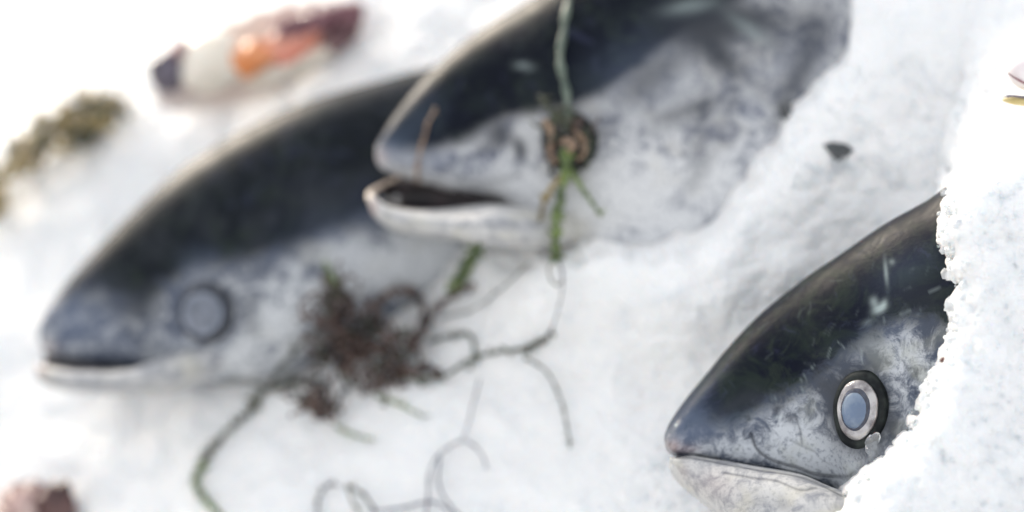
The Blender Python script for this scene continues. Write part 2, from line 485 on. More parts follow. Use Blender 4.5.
def smoothN(px, py, tree, r=18):
    acc = np.zeros(3)
    for k in range(12):
        l, n, d = hit(px + r * math.cos(k * math.pi / 6), py + r * math.sin(k * math.pi / 6), [tree]); acc += n
    return acc / np.linalg.norm(acc)

# --- right fish
r_body = [
    (668, 437, 668, 444, 0.001, 0.085, 0, 0),
    (670, 427, 673, 454, 0.008, 0.080, 0, 0),
    (682, 406, 690, 461, 0.016, 0.070, 0, 0),
    (703, 378, 718, 469, 0.024, 0.058, 0, 0),
    (729, 347, 756, 479, 0.031, 0.048, 0, 0),
    (762, 314, 803, 491, 0.037, 0.040, 0, 0),
    (800, 285, 850, 502, 0.042, 0.035, 0, 0),
    (840, 258, 900, 560, 0.047, 0.032, 0, 0),
    (882, 229, 950, 580, 0.050, 0.030, 0, 0),
    (925, 205, 1000, 580, 0.052, 0.030, 0, 0),
    (975, 178, 1060, 560, 0.052, 0.030, 0, 0),
    (1080, 165, 1150, 480, 0.045, 0.025, 0, 0),
    (1200, 190, 1240, 330, 0.025, 0.0, 0, 0),
    (1290, 215, 1295, 240, 0.004, -0.03, 0, 0)]
r_jaw = [
    (671, 456, 671, 459, 0.001, 0.083, 0, 0),
    (673.5, 458, 673.5, 470, 0.008, 0.081, 0, 0),
    (690, 456, 683, 486, 0.0145, 0.071, 0, 0),
    (718, 460, 701, 502, 0.0225, 0.060, 0, 0),
    (756, 467, 732, 525, 0.030, 0.052, 0, 0),
    (803, 476, 775, 545, 0.037, 0.046, 0, 0),
    (838, 490, 820, 570, 0.041, 0.041, 0, 0),
    (880, 500, 880, 585, 0.034, 0.028, 0, 0),
    (920, 520, 930, 580, 0.02, 0.02, 0, 0)]
loc0 = P(760, 440, float(dbed(760, 440)))
fishR = empty("fish", loc0, "sharply focused fish head with closed mouth and clear blue eye, half buried in ice", "fish", "whole fish laid on the ice")
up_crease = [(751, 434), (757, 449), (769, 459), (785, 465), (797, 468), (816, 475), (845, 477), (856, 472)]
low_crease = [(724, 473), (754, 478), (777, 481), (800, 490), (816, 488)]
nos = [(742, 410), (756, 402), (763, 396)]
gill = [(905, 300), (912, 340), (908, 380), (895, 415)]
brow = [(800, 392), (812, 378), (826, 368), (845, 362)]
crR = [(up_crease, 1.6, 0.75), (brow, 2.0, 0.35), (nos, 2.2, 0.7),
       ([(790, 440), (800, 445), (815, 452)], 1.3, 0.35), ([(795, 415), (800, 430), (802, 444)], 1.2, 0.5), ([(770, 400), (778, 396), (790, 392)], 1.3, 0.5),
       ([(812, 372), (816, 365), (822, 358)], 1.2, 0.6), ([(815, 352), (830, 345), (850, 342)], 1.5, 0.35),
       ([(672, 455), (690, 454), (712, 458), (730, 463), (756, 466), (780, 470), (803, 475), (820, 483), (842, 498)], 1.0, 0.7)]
v, f, N_ = loft(r_body, 460, 330, sq=2.7)
v = groove(v, N_, crR, 0.0012)
v = groove(v, N_, [(([(880, 330), (895, 360), (893, 400)]), 8, 1.0)], 0.0012)
# shallow bowl round the eye
px_, py_, _ = proj(v)
el = ((px_ - 859) / 36) ** 2 + ((py_ - 409) / 50) ** 2
v = v - N_ * (0.002 * np.exp(-el ** 2))[:, None]
scr = []
for _ in range(46):
    x, y = rng.uniform(735, 930), rng.uniform(290, 470)
    if ((x - 859) / 30) ** 2 + ((y - 410) / 42) ** 2 < 1: continue
    a_ = rng.normal(-0.7, 0.7); L_ = rng.uniform(5, 17); k_ = rng.normal(0, 3)
    scr.append(([(x, y), (x + L_ * .5 * math.cos(a_) + k_ * .3, y + L_ * .5 * math.sin(a_) + k_ * .3), (x + L_ * math.cos(a_), y + L_ * math.sin(a_))], rng.uniform(0.6, 1.0), rng.uniform(0.2, 0.6)))
crR = crR + scr
v = groove(v, N_, scr, 0.0003)
lscr = []
for _ in range(60):
    x, y = rng.uniform(745, 935), rng.uniform(260, 470)
    if ((x - 859) / 32) ** 2 + ((y - 410) / 45) ** 2 < 1: continue
    a_ = rng.normal(-0.9, 0.6); L_ = rng.uniform(3, 13)
    lscr.append(([(x, y), (x + L_ * .5 * math.cos(a_) + rng.normal(0, 1), y + L_ * .5 * math.sin(a_)), (x + L_ * math.cos(a_), y + L_ * math.sin(a_))], rng.uniform(0.6, 1.2), rng.uniform(0.10, 0.3) if y > np.interp(x, [740, 800, 850, 930], [400, 372, 340, 280]) else 0.06))
ob = mesh_obj("body", v, f, SKIN_R, fishR)
linesR = [(640, 440), (672, 428), (700, 420), (732, 424), (765, 402), (800, 386), (822, 374), (840, 358), (868, 334), (905, 316), (950, 322), (1300, 230)]
paint(ob, v, linesR, 42, 0.24, crR, light=lscr,
      spots=[(859, 410, 29, 41, -5, 2.0), (935, 300, 22, 26, 0, 0.35), (735, 400, 30, 12, -35, 0.3), (755, 400, 12, 8, -30, 0.6), (782, 398, 8, 12, 20, 0.5), (820, 385, 12, 10, 0, 0.5), (730, 408, 26, 6, -35, 0.5), (905, 300, 30, 18, -30, 0.35), (930, 330, 16, 22, 0, 0.3), (895, 425, 10, 16, 10, 0.35), (790, 418, 6, 6, 0, .5), (776, 410, 4, 5, 0, .6), (768, 447, 4, 3, 0, .4)],
      blues=[(870, 345, 40, 16, -30, 0.4), (690, 425, 26, 18, -40, 1.0), (720, 425, 34, 12, -20, 0.55), (905, 270, 40, 20, -30, 0.3), (700, 395, 40, 8, -50, 0.35)],
      pinks=[(673, 446, 8, 7, 0, 0.45), (690, 450, 12, 5, 0, 0.25)],
      flecks=[(879, 309, 7, 4, -30, 0.8), (874, 302, 4, 5, 0, 0.5), (884, 304, 3, 5, 20, 0.5), (886, 272, 2, 12, -5, 0.45), (892, 262, 3, 3, 0, .3), (868, 322, 7, 3, -20, 0.2), (676, 425, 1.5, 1.5, 0, .8)],
      pales=[(720, 448, 50, 12, 8, 0.5), (800, 440, 40, 25, 20, 0.7), (840, 460, 30, 16, 0, 0.9), (790, 460, 50, 12, 10, 0.5), (905, 365, 18, 34, 20, 0.35), (845, 485, 12, 10, 0, 0.4), (760, 425, 26, 10, -20, -0.1), (780, 400, 30, 12, -30, -0.1)])
tR = bvh_add(ob, fishR)
v, f, N_ = loft(r_jaw, 260, 220, sq=2.6)
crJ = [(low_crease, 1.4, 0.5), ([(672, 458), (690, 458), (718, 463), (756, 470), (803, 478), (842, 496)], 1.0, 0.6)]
v = groove(v, N_, crJ[:1], 0.001)
jb = mesh_obj("lower_jaw", v, f, JAW, fishR)
jb["label"] = "pale grey-white lower jaw"
paint(jb, v, None, pale=0.7, creases=crJ, spots=[(783, 505, 10, 6, 20, 0.35), (760, 500, 8, 5, 0, 0.2)], blues=[(785, 505, 40, 18, 20, 0.15)], pinks=[(715, 485, 26, 14, 20, 0.2), (684, 470, 6, 8, 0, 0.15)])
bvh_add(jb, fishR)

def eye(fish, tree, c, a, b, Nn, scale, m_sock, m_iris, m_rim, m_pup, pr=0.60, ir=0.80, lift=0.0):
    s = scale
    v, f, n = dome(c, a, b, [(1.08, -0.003 * s), (1.0, -0.0009 * s), (0.92, -0.0001 * s), (0.85, 0.0002 * s), (0.79, 0.0001 * s), (0.72, -0.0004 * s)], tree, N=Nn, lift=lift)
    e = mesh_obj("eye", v, f, m_sock, fish)
    v, f, n = dome(c, a, b, [(ir, -0.0003 * s), (ir * 0.96, 0.0011 * s), (ir * 0.84, 0.0019 * s), (ir * 0.70, 0.0022 * s)], tree, N=Nn, lift=lift)
    child("iris", v, f, m_iris, e, fish)
    if m_rim:
        v, f, n = dome(c, a, b, [(ir * 0.70, 0.0020 * s), (ir * 0.67, 0.0025 * s), (ir * 0.52, 0.0027 * s)], tree, N=Nn, lift=lift)
        child("iris_rim", v, f, m_rim, e, fish)
    q = [(pr * math.cos(t), (0.0022 + 0.0020 * math.sin(t)) * s) for t in np.linspace(0, 1.45, 8)]
    v, f, n = dome((c[0] - 1, c[1] + 1), a, b, q, tree, N=Nn, lift=lift)
    child("pupil", v, f, m_pup, e, fish)
    q = [(ir * 0.99 * math.cos(t), (-0.0002 + 0.0056 * math.sin(t)) * s) for t in np.linspace(0, 1.5, 12)]
    v, f, n = dome(c, a, b, q, tree, N=Nn, lift=lift)
    child("cornea", v, f, CORNEA, e, fish)
    return e
nR = smoothN(859, 409, tR, 34)
eye(fishR, tR, (859.5, 410), (-4, 37.5), (26, 3), nR, 1.0, SOCKET, IRIS, RIMBLUE, PUPIL, pr=0.47, ir=0.80, lift=0.0018)

# --- middle fish
m_body = [
    (377, 150, 377, 157, 0.001, 0.115, 0, 0),
    (380, 139, 384, 169, 0.008, 0.110, 0, 0),
    (396, 113, 412, 179, 0.017, 0.100, 0, 0.004),
    (425, 78, 450, 190, 0.026, 0.088, 0, 0.008),
    (465, 42, 498, 202, 0.034, 0.078, 0, 0.014),
    (512, 12, 545, 232, 0.040, 0.070, 0, 0.020),
    (565, -18, 600, 262, 0.045, 0.064, 0, 0.025),
    (640, -52, 680, 282, 0.048, 0.046, 0, 0.030),
    (730, -85, 790, 240, 0.044, 0.026, 0, 0.020),
    (830, -120, 900, 150, 0.038, -0.002, 0, 0.0),
    (940, -160, 990, 50, 0.030, -0.04, 0, 0),
    (1050, -185, 1080, -80, 0.015, -0.08, 0, 0),
    (1120, -190, 1125, -165, 0.003, -0.1, 0, 0)]
m_jaw = [
    (370, 196, 370, 204, 0.002, 0.112, 0, 0),
    (373, 194, 375, 217, 0.008, 0.111, 0, 0),
    (386, 205, 392, 229, 0.014, 0.104, 0, 0.002),
    (415, 210, 424, 236, 0.020, 0.096, 0, 0.005),
    (452, 209, 462, 240, 0.026, 0.088, 0, 0.010),
    (492, 205, 504, 246, 0.031, 0.081, 0, 0.014),
    (530, 208, 545, 246, 0.028, 0.062, 0, 0.02),
    (575, 205, 585, 235, 0.020, 0.045, 0, 0.02)]
loc0 = P(500, 150, float(dbed(500, 150)))
fishM = empty("fish", loc0, "dark-backed fish with gaping mouth and green seaweed hanging over its eye", "fish", "whole fish laid on the ice")
crM = [([(425, 190), (440, 178), (452, 165), (470, 158), (500, 150)], 4, 0.25), ([(455, 178), (475, 185), (500, 180), (520, 175)], 3, 0.35),
       ([(480, 150), (495, 145), (512, 140), (522, 150)], 5, 0.5), ([(660, 30), (720, 50), (735, 90), (720, 140), (690, 190)], 6, 0.3)]
v, f, N_ = loft(m_body, 220, 140)
v = groove(v, N_, crM, 0.0015)
ob = mesh_obj("body", v, f, SKIN_M, fishM)
linesM = [(370, 146), (400, 150), (430, 152), (465, 140), (500, 122), (540, 112), (575, 104), (605, 92), (640, 66), (668, 44), (700, 24), (740, 0), (800, -40), (1150, -100)]
paint(ob, v, linesM, 30, 0.6, crM,
      spots=[(500, 132, 14, 16, 0, 0.75), (520, 150, 7, 12, 0, 0.8), (690, 110, 40, 14, -35, 0.4), (640, 100, 36, 12, -20, 0.25), (720, 60, 20, 20, 0, 0.5), (700, 20, 50, 24, -10, 0.7), (660, 75, 50, 16, -30, 0.4), (745, 75, 40, 10, 30, 0.45), (805, 70, 14, 30, 20, 0.4), (780, 30, 50, 30, -10, 0.45), (700, 140, 10, 36, 10, 0.45), (470, 140, 30, 8, -10, 0.4), (790, 90, 14, 30, 20, 0.5), (569, 142, 36, 36, 0, 0.7), (660, 120, 26, 8, -30, .4), (610, 130, 20, 8, -20, .3), (740, 20, 60, 26, -10, 0.5), (822, 30, 22, 40, 10, .4), (645, 70, 60, 20, -30, 0.35), (715, 105, 44, 12, -10, 0.35)],
      blues=[(650, 90, 50, 30, -25, 0.45), (790, 60, 50, 40, 0, .5), (390, 152, 22, 22, 0, 0.7), (430, 160, 30, 10, 5, 0.55), (420, 120, 20, 30, 40, 0.3), (470, 165, 40, 10, 0, 0.35), (650, 60, 60, 30, -20, 0.4), (740, 110, 40, 30, 0, 0.3)],
      pinks=[(380, 158, 8, 8, 0, 0.3)],
      flecks=[(524, 66, 9, 3, 5, 0.45), (690, 6, 26, 6, -10, 0.4), (750, 30, 24, 6, 35, 0.35)],
      pales=[(530, 140, 16, 18, 0, 0.5), (450, 186, 60, 10, 8, 0.5), (540, 190, 70, 20, 0, 0.5), (660, 90, 60, 34, -10, 0.25), (640, 200, 80, 50, 0, 0.6)])
tM = bvh_add(ob, fishM)
v, f, N_ = loft(m_jaw, 120, 80)
jb = mesh_obj("lower_jaw", v, f, JAW, fishM)
paint(jb, v, None, pale=0.75, creases=[([(400, 222), (450, 226), (500, 224)], 4, 0.15)], spots=[(388, 214, 4, 6, 0, 0.4)], pinks=[(373, 208, 5, 14, 0, 0.5)])
bvh_add(jb, fishM)

def tube(pts, radii, seg=8, flat=1.0, N=None, close=True):
    pts = np.asarray(pts, float); n = len(pts)
    T = np.gradient(pts, axis=0); T /= (np.linalg.norm(T, axis=1)[:, None] + 1e-12)
    ref = NB if N is None else N
    vs, fs = [], []
    for i in range(n):
        a = np.cross(T[i], ref); la = np.linalg.norm(a)
        a = a / la if la > 1e-6 else RX; b = np.cross(a, T[i])
        for k in range(seg):
            t = 2 * math.pi * k / seg
            vs.append(pts[i] + radii[i] * (math.cos(t) * a + flat * math.sin(t) * b))
    for i in range(n - 1):
        for k in range(seg):
            fs.append((i * seg + k, i * seg + (k + 1) % seg, (i + 1) * seg + (k + 1) % seg, (i + 1) * seg + k))
    if close:
        fs.append(tuple(range(seg - 1, -1, -1))); fs.append(tuple((n - 1) * seg + k for k in range(seg)))
    return np.array(vs), fs
class Acc:
    def __init__(s): s.v = []; s.f = []; s.n = 0
    def add(s, v, f):
        s.v.append(np.asarray(v)); s.f += [tuple(i + s.n for i in q) for q in f]; s.n += len(v)
    def obj(s, name, mat, parent=None, sm=True): return mesh_obj(name, np.vstack(s.v), s.f, mat, parent, sm)

# far rim of the open lower jaw, and the dark lining of the mouth
a = catmull([(369, 200, 0.113), (371, 193, 0.108), (381, 186, 0.098), (393, 180, 0.088), (404, 177, 0.078), (420, 180, .07)], 30)
pts = P(a[:, 0], a[:, 1], dbed(a[:, 0], a[:, 1]) - a[:, 2])
v, f = tube(pts, 0.0015 + 0.0004 * np.sin(np.linspace(0, 9, 30)), 12); mesh_obj("jaw_rim", v, f, WARM_LIP, fishM)
a = catmull([(378, 194, 186, 0.094), (392, 183, 208, 0.09), (420, 182, 212, 0.082), (450, 188, 212, 0.075), (480, 197, 208, 0.07), (504, 201, 206, .066)], 30)
A_ = P(a[:, 0], np.minimum(a[:, 1], a[:, 2]) - 1, dbed(a[:, 0], a[:, 1]) - a[:, 3] * 0.95); B_ = P(a[:, 0], np.maximum(a[:, 1], a[:, 2]) + 1, dbed(a[:, 0], a[:, 1]) - a[:, 3])
mid = (A_ + B_) / 2 - 0.018 * RB
rows = [A_, (A_ + mid) / 2 - 0.006 * RB, mid, (B_ + mid) / 2 - 0.006 * RB, B_]
rows2 = [r - 0.003 * RB for r in rows[::-1]]
allr = rows + rows2; vs = np.vstack(allr); fs = []
for i in range(len(allr)):
    i2 = (i + 1) % len(allr)
    for k in range(29): fs.append((i * 30 + k, i * 30 + k + 1, i2 * 30 + k + 1, i2 * 30 + k))
mesh_obj("mouth_lining", vs, fs, MOUTH, fishM)
for (tx, ty, rr) in ((396, 199, 0.0022), (385, 200, 0.0018)):
    bm = bmesh.new(); bmesh.ops.create_icosphere(bm, subdivisions=2, radius=rr)
    c = P(tx, ty, float(dbed(tx, ty)) - 0.098)
    v = np.array([np.array(q.co) + c for q in bm.verts]); f = [[w.index for w in q.verts] for q in bm.faces]; bm.free()
    mesh_obj("water_drop", v, f, CLEAR, fishM)
nM = smoothN(569, 140, tM, 24)
eye(fishM, tM, (569, 142), (0, 28), (27, 0), nM, 0.9, SOCKET, BROWNEYE, None, MOUTH, pr=0.4, ir=0.80, lift=0.0015)

# --- left fish
l_body = [
    (40, 330, 40, 338, 0.001, 0.095, 0, 0),
    (43, 317, 47, 351, 0.009, 0.090, 0, 0),
    (60, 293, 80, 361, 0.019, 0.080, 0, 0),
    (90, 258, 118, 366, 0.028, 0.070, 0, 0),
    (130, 217, 160, 374, 0.036, 0.060, 0, 0.004),
    (180, 172, 215, 384, 0.043, 0.052, 0, 0.008),
    (240, 134, 285, 376, 0.046, 0.042, 0, 0.01),
    (305, 104, 355, 345, 0.046, 0.030, 0, 0.01),
    (375, 83, 425, 305, 0.042, 0.014, 0, 0.01),
    (450, 64, 495, 262, 0.038, -0.008, 0, 0),
    (530, 48, 565, 215, 0.034, -0.03, 0, 0),
    (620, 50, 640, 160, 0.024, -0.05, 0, 0),
    (700, 60, 705, 100, 0.008, -0.06, 0, 0)]
l_jaw = [
    (37, 364, 37, 372, 0.002, 0.085, 0, 0),
    (40, 364, 42, 383, 0.009, 0.083, 0, 0),
    (62, 369, 66, 391, 0.017, 0.074, 0, 0),
    (95, 371, 105, 393, 0.024, 0.066, 0, 0),
    (135, 371, 150, 391, 0.030, 0.058, 0, 0),
    (180, 355, 190, 384, 0.026, 0.046, 0, 0),
    (225, 340, 232, 370, 0.020, 0.03, 0, 0)]
loc0 = P(150, 340, float(dbed(150, 340)))
fishL = empty("fish", loc0, "blurred fish with bare grey eye and slightly parted lips, beside the big seaweed clump", "fish", "whole fish laid on the ice")
crL = [([(130, 330), (145, 345), (165, 352), (200, 356)], 5, 0.3), ([(270, 240), (320, 270), (335, 310), (320, 350)], 7, 0.25)]
v, f, N_ = loft(l_body, 200, 128)
v = groove(v, N_, crL, 0.0015)
ob = mesh_obj("body", v, f, SKIN_L, fishL)
linesL = [(36, 302), (70, 300), (100, 290), (140, 305), (170, 285), (195, 268), (240, 262), (290, 250), (330, 232), (380, 215), (440, 205), (720, 120)]
paint(ob, v, linesL, 44, 0.22, crL,
      spots=[(218, 306, 30, 28, 0, 0.6), (140, 310, 22, 20, -20, 0.75), (330, 190, 50, 16, -15, 0.5), (420, 170, 40, 30, 0, 0.4), (110, 300, 20, 12, 0, 0.4), (260, 270, 20, 12, 0, 0.25), (380, 225, 40, 10, -30, 0.25)],
      blues=[(75, 320, 34, 30, 0, 0.8), (150, 345, 60, 14, 5, 0.35), (200, 260, 20, 14, 0, 0.35), (350, 225, 70, 28, -20, 0.3)],
      pinks=[(46, 346, 10, 6, 0, 0.25)],
      flecks=[],
      pales=[(195, 275, 30, 12, 0, 0.3), (120, 350, 70, 10, 5, 0.2), (290, 320, 60, 40, -20, 0.7), (230, 360, 60, 20, 0, 0.35), (310, 250, 40, 20, -10, 0.2), (430, 215, 30, 20, 0, .3), (425, 262, 50, 26, -25, 1.4), (360, 262, 40, 26, -20, 0.7)])
tL = bvh_add(ob, fishL)
v, f, N_ = loft(l_jaw, 110, 70)
jb = mesh_obj("lower_jaw", v, f, JAW, fishL)
paint(jb, v, None, pale=0.6, blues=[(110, 384, 80, 10, 0, 0.35)], pinks=[(40, 368, 6, 10, 0, 0.5)])
bvh_add(jb, fishL)
a = catmull([(42, 352, 366, 0.082), (60, 358, 372, 0.075), (90, 362, 374, 0.066), (120, 366, 374, 0.058), (150, 370, 374, 0.05)], 30)
A_ = P(a[:, 0], a[:, 1] - 2, dbed(a[:, 0], a[:, 1]) - a[:, 3] * 0.9); B_ = P(a[:, 0], a[:, 2] + 2, dbed(a[:, 0], a[:, 1]) - a[:, 3] * 0.9)
mid = (A_ + B_) / 2 - 0.012 * RB
allr = [A_, mid, B_, B_ - 0.003 * RB, mid - 0.003 * RB, A_ - 0.003 * RB]; vs = np.vstack(allr); fs = []
for i in range(6):
    for k in range(29): fs.append((i * 30 + k, i * 30 + k + 1, ((i + 1) % 6) * 30 + k + 1, ((i + 1) % 6) * 30 + k))
mesh_obj("mouth_lining", vs, fs, MOUTH, fishL)
nL = smoothN(206, 314, tL, 26)
eye(fishL, tL, (206, 313), (-2, 28), (27, 2), nL, 1.3, simple("dull_grey_socket_skin", (0.018, 0.022, 0.03), (0.05, 0.055, 0.07), 90, 0.5), CLOUD_IRIS, None, PUPIL_L, pr=0.76, ir=0.80, lift=0.002)

# fin tips of the middle fish poking out of the ice
FIN = simple("dark_fin_skin", (0.04, 0.045, 0.05), (0.13, 0.135, 0.14), 90, 0.4)
def slab(poly, lift, thick, mat, name, parent):
    # thin solid with rounded middle, resting on the surface below
    n = len(poly); cx = sum(p[0] for p in poly) / n; cy = sum(p[1] for p in poly) / n
    d0 = depth_at(cx, cy) - lift
    top = [P(x, y, d0) for x, y in poly]; cen = P(cx, cy, d0 - thick)
    bot = [P(x, y, d0 + thick) for x, y in poly]
    vs = top + [cen] + bot; fs = [(i, (i + 1) % n, n) for i in range(n)] + [(n + 1 + i, n + 1 + (i + 1) % n, (i + 1) % n, i) for i in range(n)] + [tuple(range(2 * n, n, -1))]
    return mesh_obj(name, vs, fs, mat, parent)

bvh_add(ice)
slab([(778, 104), (788, 100), (797, 114), (799, 127), (788, 126), (781, 116)], 0.003, 0.002, FIN, "fin_tip", fishM)
slab([(822, 145), (832, 142), (846, 144), (854, 150), (846, 158), (838, 168), (833, 172), (829, 158)], 0.0008, 0.0026, FIN, "fin_tip", fishM)


# ------------------------------------------------------------------ crushed ice along the edge of the mound
def chunk_geo(r, sub=2, rough=0.25, squash=(1, 1, 1)):
    bm = bmesh.new(); bmesh.ops.create_icosphere(bm, subdivisions=sub, radius=1)
    ph = rng.random(6) * 6.28; nrm = rng.normal(size=(7, 3)); nrm /= np.linalg.norm(nrm, axis=1)[:, None]
    V = []
    for q in bm.verts:
        c = np.array(q.co); rr = 1.0
        for k in range(7):                      # knock facets into the lump
            dd = c @ nrm[k]
            if dd > 0.62: rr = min(rr, 0.62 / dd * (1 + rough * 0.2))
        rr *= 1 + rough * 0.25 * math.sin(3 * c[0] + ph[0]) * math.sin(3 * c[1] + ph[1])
        V.append(c * rr * r * np.array(squash))
    f = [[w.index for w in q.verts] for q in bm.faces]; bm.free()
    return np.array(V), f
def place_chunk(acc, px, py, rpx, lift=0.3, sub=2):
    d = depth_at(px, py); r = rpx * d / F
    V, f = chunk_geo(r, sub, 0.4, (rng.uniform(.7, 1.3), rng.uniform(.7, 1.2), rng.uniform(.6, 1.0)))
    q = Matrix.Rotation(rng.uniform(0, 6.28), 3, Vector(rng.normal(size=3)))
    acc.add(V @ np.array(q).T + P(px, py, d - r * lift), f)
A1 = Acc(); A2 = Acc()
edge = catmull(RM[:24], 900)
for _ in range(240):
    p = edge[rng.integers(0, 880)]
    if abs(p[0] - 880) < 22 and abs(p[1] - 446) < 20: continue
    o = abs(rng.normal(0, 9)); place_chunk(A1 if rng.random() < 0.2 else A2, p[0] + o * rng.uniform(0.2, 1) + rng.normal(0, 1.2), p[1] + rng.normal(0, 3) + o * 0.3, rng.uniform(1.5, 4.5) * (1.9 if rng.random() < .25 else 1), -0.3)
cnt = 0
while cnt < 700:
    x, y = rng.uniform(640, 1024), rng.uniform(60, 512)
    if sdpoly(np.array(x), np.array(y), RM) < 4:
        if not (y > 440 and x < 700) and not (y < 200 and x > 780): continue
    if abs(depth_at(x, y) - float(ice_depth(np.array(x), np.array(y)))) > 0.004: continue
    place_chunk(A2 if rng.random() < 0.9 else A1, x, y, rng.uniform(1.0, 3.6), -0.25); cnt += 1
for _ in range(22):
    place_chunk(A2, rng.normal(838, 14), rng.normal(168, 6), rng.uniform(2, 5), 0.2)
o = A1.obj("crushed_ice", CLEAR, None, False); tag(o, "clear glassy grains of crushed ice on the mound over the right-hand fish", "ice", kind="stuff")
o = A2.obj("crushed_ice", FROST, None, False); tag(o, "frosty white grains of crushed ice scattered over the right side", "ice", kind="stuff")

# the distinct lump under the right fish's eye
icec = empty("ice_lump", hit(872, 446)[0], "small clear knobbly lump of ice stuck just below the blue eye", "ice lump")
acc = Acc()
for (x, y, r, l) in ((873, 449, 8.5, 1.0), (871, 441, 7.6, 1.1), (875, 438, 6.4, 1.15), (873, 455, 7, 1.0)):
    d = float(hit(872, 444, [tR])[2]); rr = r * d / F
    V, f = chunk_geo(rr, 3, 0.35, (0.95, 0.7, 1.15)); acc.add(V + P(x, y, d - rr * l), f)
ol = acc.obj("lump", clear_ice_mat("wet_lump_ice", 0.88, 0.07), icec)
rm = ol.modifiers.new("merge", 'REMESH'); rm.mode = 'VOXEL'; rm.voxel_size = 0.0006; rm.use_smooth_shade = True
icm = empty("ice_lump", hit(943, 214)[0], "tiny white nub of ice on the ridge where the right fish's back meets the mound", "ice lump")
acc = Acc()
for (x, y, r) in ((944, 217, 5.5), (949, 212, 4.5), (940, 214, 3.2)):
    d = depth_at(x, y); rr = r * d / F
    V, f = chunk_geo(rr, 2, 0.4); acc.add(V + P(x, y, d - rr * 0.7), f)
acc.obj("lump", FROST, icm)

# ------------------------------------------------------------------ seaweed
WEED_RED = simple("red_brown_seaweed", (0.028, 0.017, 0.015), (0.105, 0.062, 0.050), 60, 0.35, 0.4)
WEED_GREEN = simple("green_seaweed", (0.045, 0.08, 0.018), (0.16, 0.23, 0.05), 120, 0.35, 0.4)
WEED_DARK = simple("dark_stem_seaweed", (0.022, 0.028, 0.016), (0.06, 0.07, 0.035), 100, 0.4, 0.3)
WEED_BLUE = simple("blue_grey_thin_seaweed", (0.05, 0.055, 0.09), (0.12, 0.12, 0.16), 100, 0.4, 0.3)
WEED_BROWN = simple("bronze_seaweed", (0.08, 0.06, 0.02), (0.38, 0.28, 0.10), 60, 0.35, 0.4)
TWIG = simple("tan_twig", (0.22, 0.14, 0.09), (0.38, 0.27, 0.19), 120, 0.5)
def path3(pts, lift=0.002, n=None, wob=0.6):
    pts = catmull(pts, n or max(12, len(pts) * 8))
    dd = np.array([depth_at(x, y) for x, y in pts])
    k = 5; pad = np.concatenate([np.repeat(dd[:1], k), dd, np.repeat(dd[-1:], k)])
    sm = np.array([pad[i:i + 2 * k + 1].mean() for i in range(len(dd))])
    dd = np.minimum(sm, dd) - lift
    return P(pts[:, 0] + rng.normal(0, wob * .4, len(pts)), pts[:, 1] + rng.normal(0, wob * .4, len(pts)), dd), pts, dd
def strand(acc, pts, r0, r1, lift=0.002, leaf=0, lr=8, wob=0.6, acc_leaf=None):
    p3, p2, dd = path3(pts, lift, wob=wob)
    s = np.linspace(0, 1, len(p3)); rad = (r0 * (1 - s) + r1 * s) * dd / F
    rad = rad * (1 + 0.25 * np.sin(s * 40 + rng.random() * 6))
    v, f = tube(p3, rad, 7, 0.7); acc.add(v, f)
    for _ in range(leaf):
        i = rng.integers(1, len(p3) - 1); ang = rng.uniform(0, 6.28); L = lr * rng.uniform(0.5, 1.2)
        x, y = p2[i]; bend = rng.normal(0, 0.7)
        q = [(x, y), (x + L * .5 * math.cos(ang), y + L * .5 * math.sin(ang)), (x + L * math.cos(ang + bend), y + L * math.sin(ang + bend))]
        q = catmull(q, 7); z = dd[i] - np.linspace(0, 0.004, 7) * rng.uniform(-0.3, 1)
        w = np.array([.5, .9, 1.1, 1.1, .9, .6, .2]) * max(0.8, r0 * 0.5) * dd[i] / F
        v, f = tube(P(q[:, 0], q[:, 1], z), w, 5, 0.4); (acc_leaf or acc).add(v, f)

# central clump
c1 = empty("seaweed_clump", hit(345, 350)[0], "tangled red-brown and green seaweed clump with long stems, on ice beside the left fish's chin", "seaweed")
tang = Acc()
heads = [(340, 300, 18), (325, 325, 20), (350, 335, 24), (375, 350, 24), (330, 365, 24), (310, 395, 17), (355, 375, 22), (390, 365, 20), (320, 410, 12), (350, 310, 18), (345, 350, 26), (400, 345, 14)]
for hx, hy, hr in heads:
    for _ in range(15):
        ang = rng.uniform(0, 6.28); r = hr * math.sqrt(rng.random()); x, y = hx + r * math.cos(ang), hy + r * math.sin(ang)
        pts = [(x, y)]; a = rng.uniform(0, 6.28); turn = rng.normal(0, 0.55)
        for k in range(5):
            a += turn + rng.normal(0, 0.35); st = rng.uniform(3.5, 6.5); pts.append((pts[-1][0] + st * math.cos(a), pts[-1][1] + st * math.sin(a)))
        q = catmull(pts, 16); d = depth_at(hx, hy) - 0.003 - rng.random() * 0.022
        z = d + 0.003 * np.sin(np.linspace(0, rng.uniform(3, 8), 16))
        w = (1.3 + 1.3 * rng.random()) * (1 + 0.6 * np.sin(np.linspace(0, 14, 16))) * d / F
        v, f = tube(P(q[:, 0], q[:, 1], z), np.maximum(w, 0.0003), 6, 0.45); tang.add(v, f)
loop = [(400 + 24 * math.cos(t), 312 + 22 * math.sin(t)) for t in np.linspace(2.3, 6.9, 10)]
strand(tang, loop, 4.2, 3.4, 0.012, 26, 8)
strand(tang, [(410, 350), (424, 330), (436, 308), (452, 296), (474, 285)], 4, 3.2, 0.01, 20, 7)
strand(tang, [(385, 365), (410, 372), (425, 368), (440, 372)], 5, 3, 0.008, 16, 8)
t = tang.obj("frond_tangle", WEED_RED, c1); t["kind"] = "stuff"
tg = Acc()
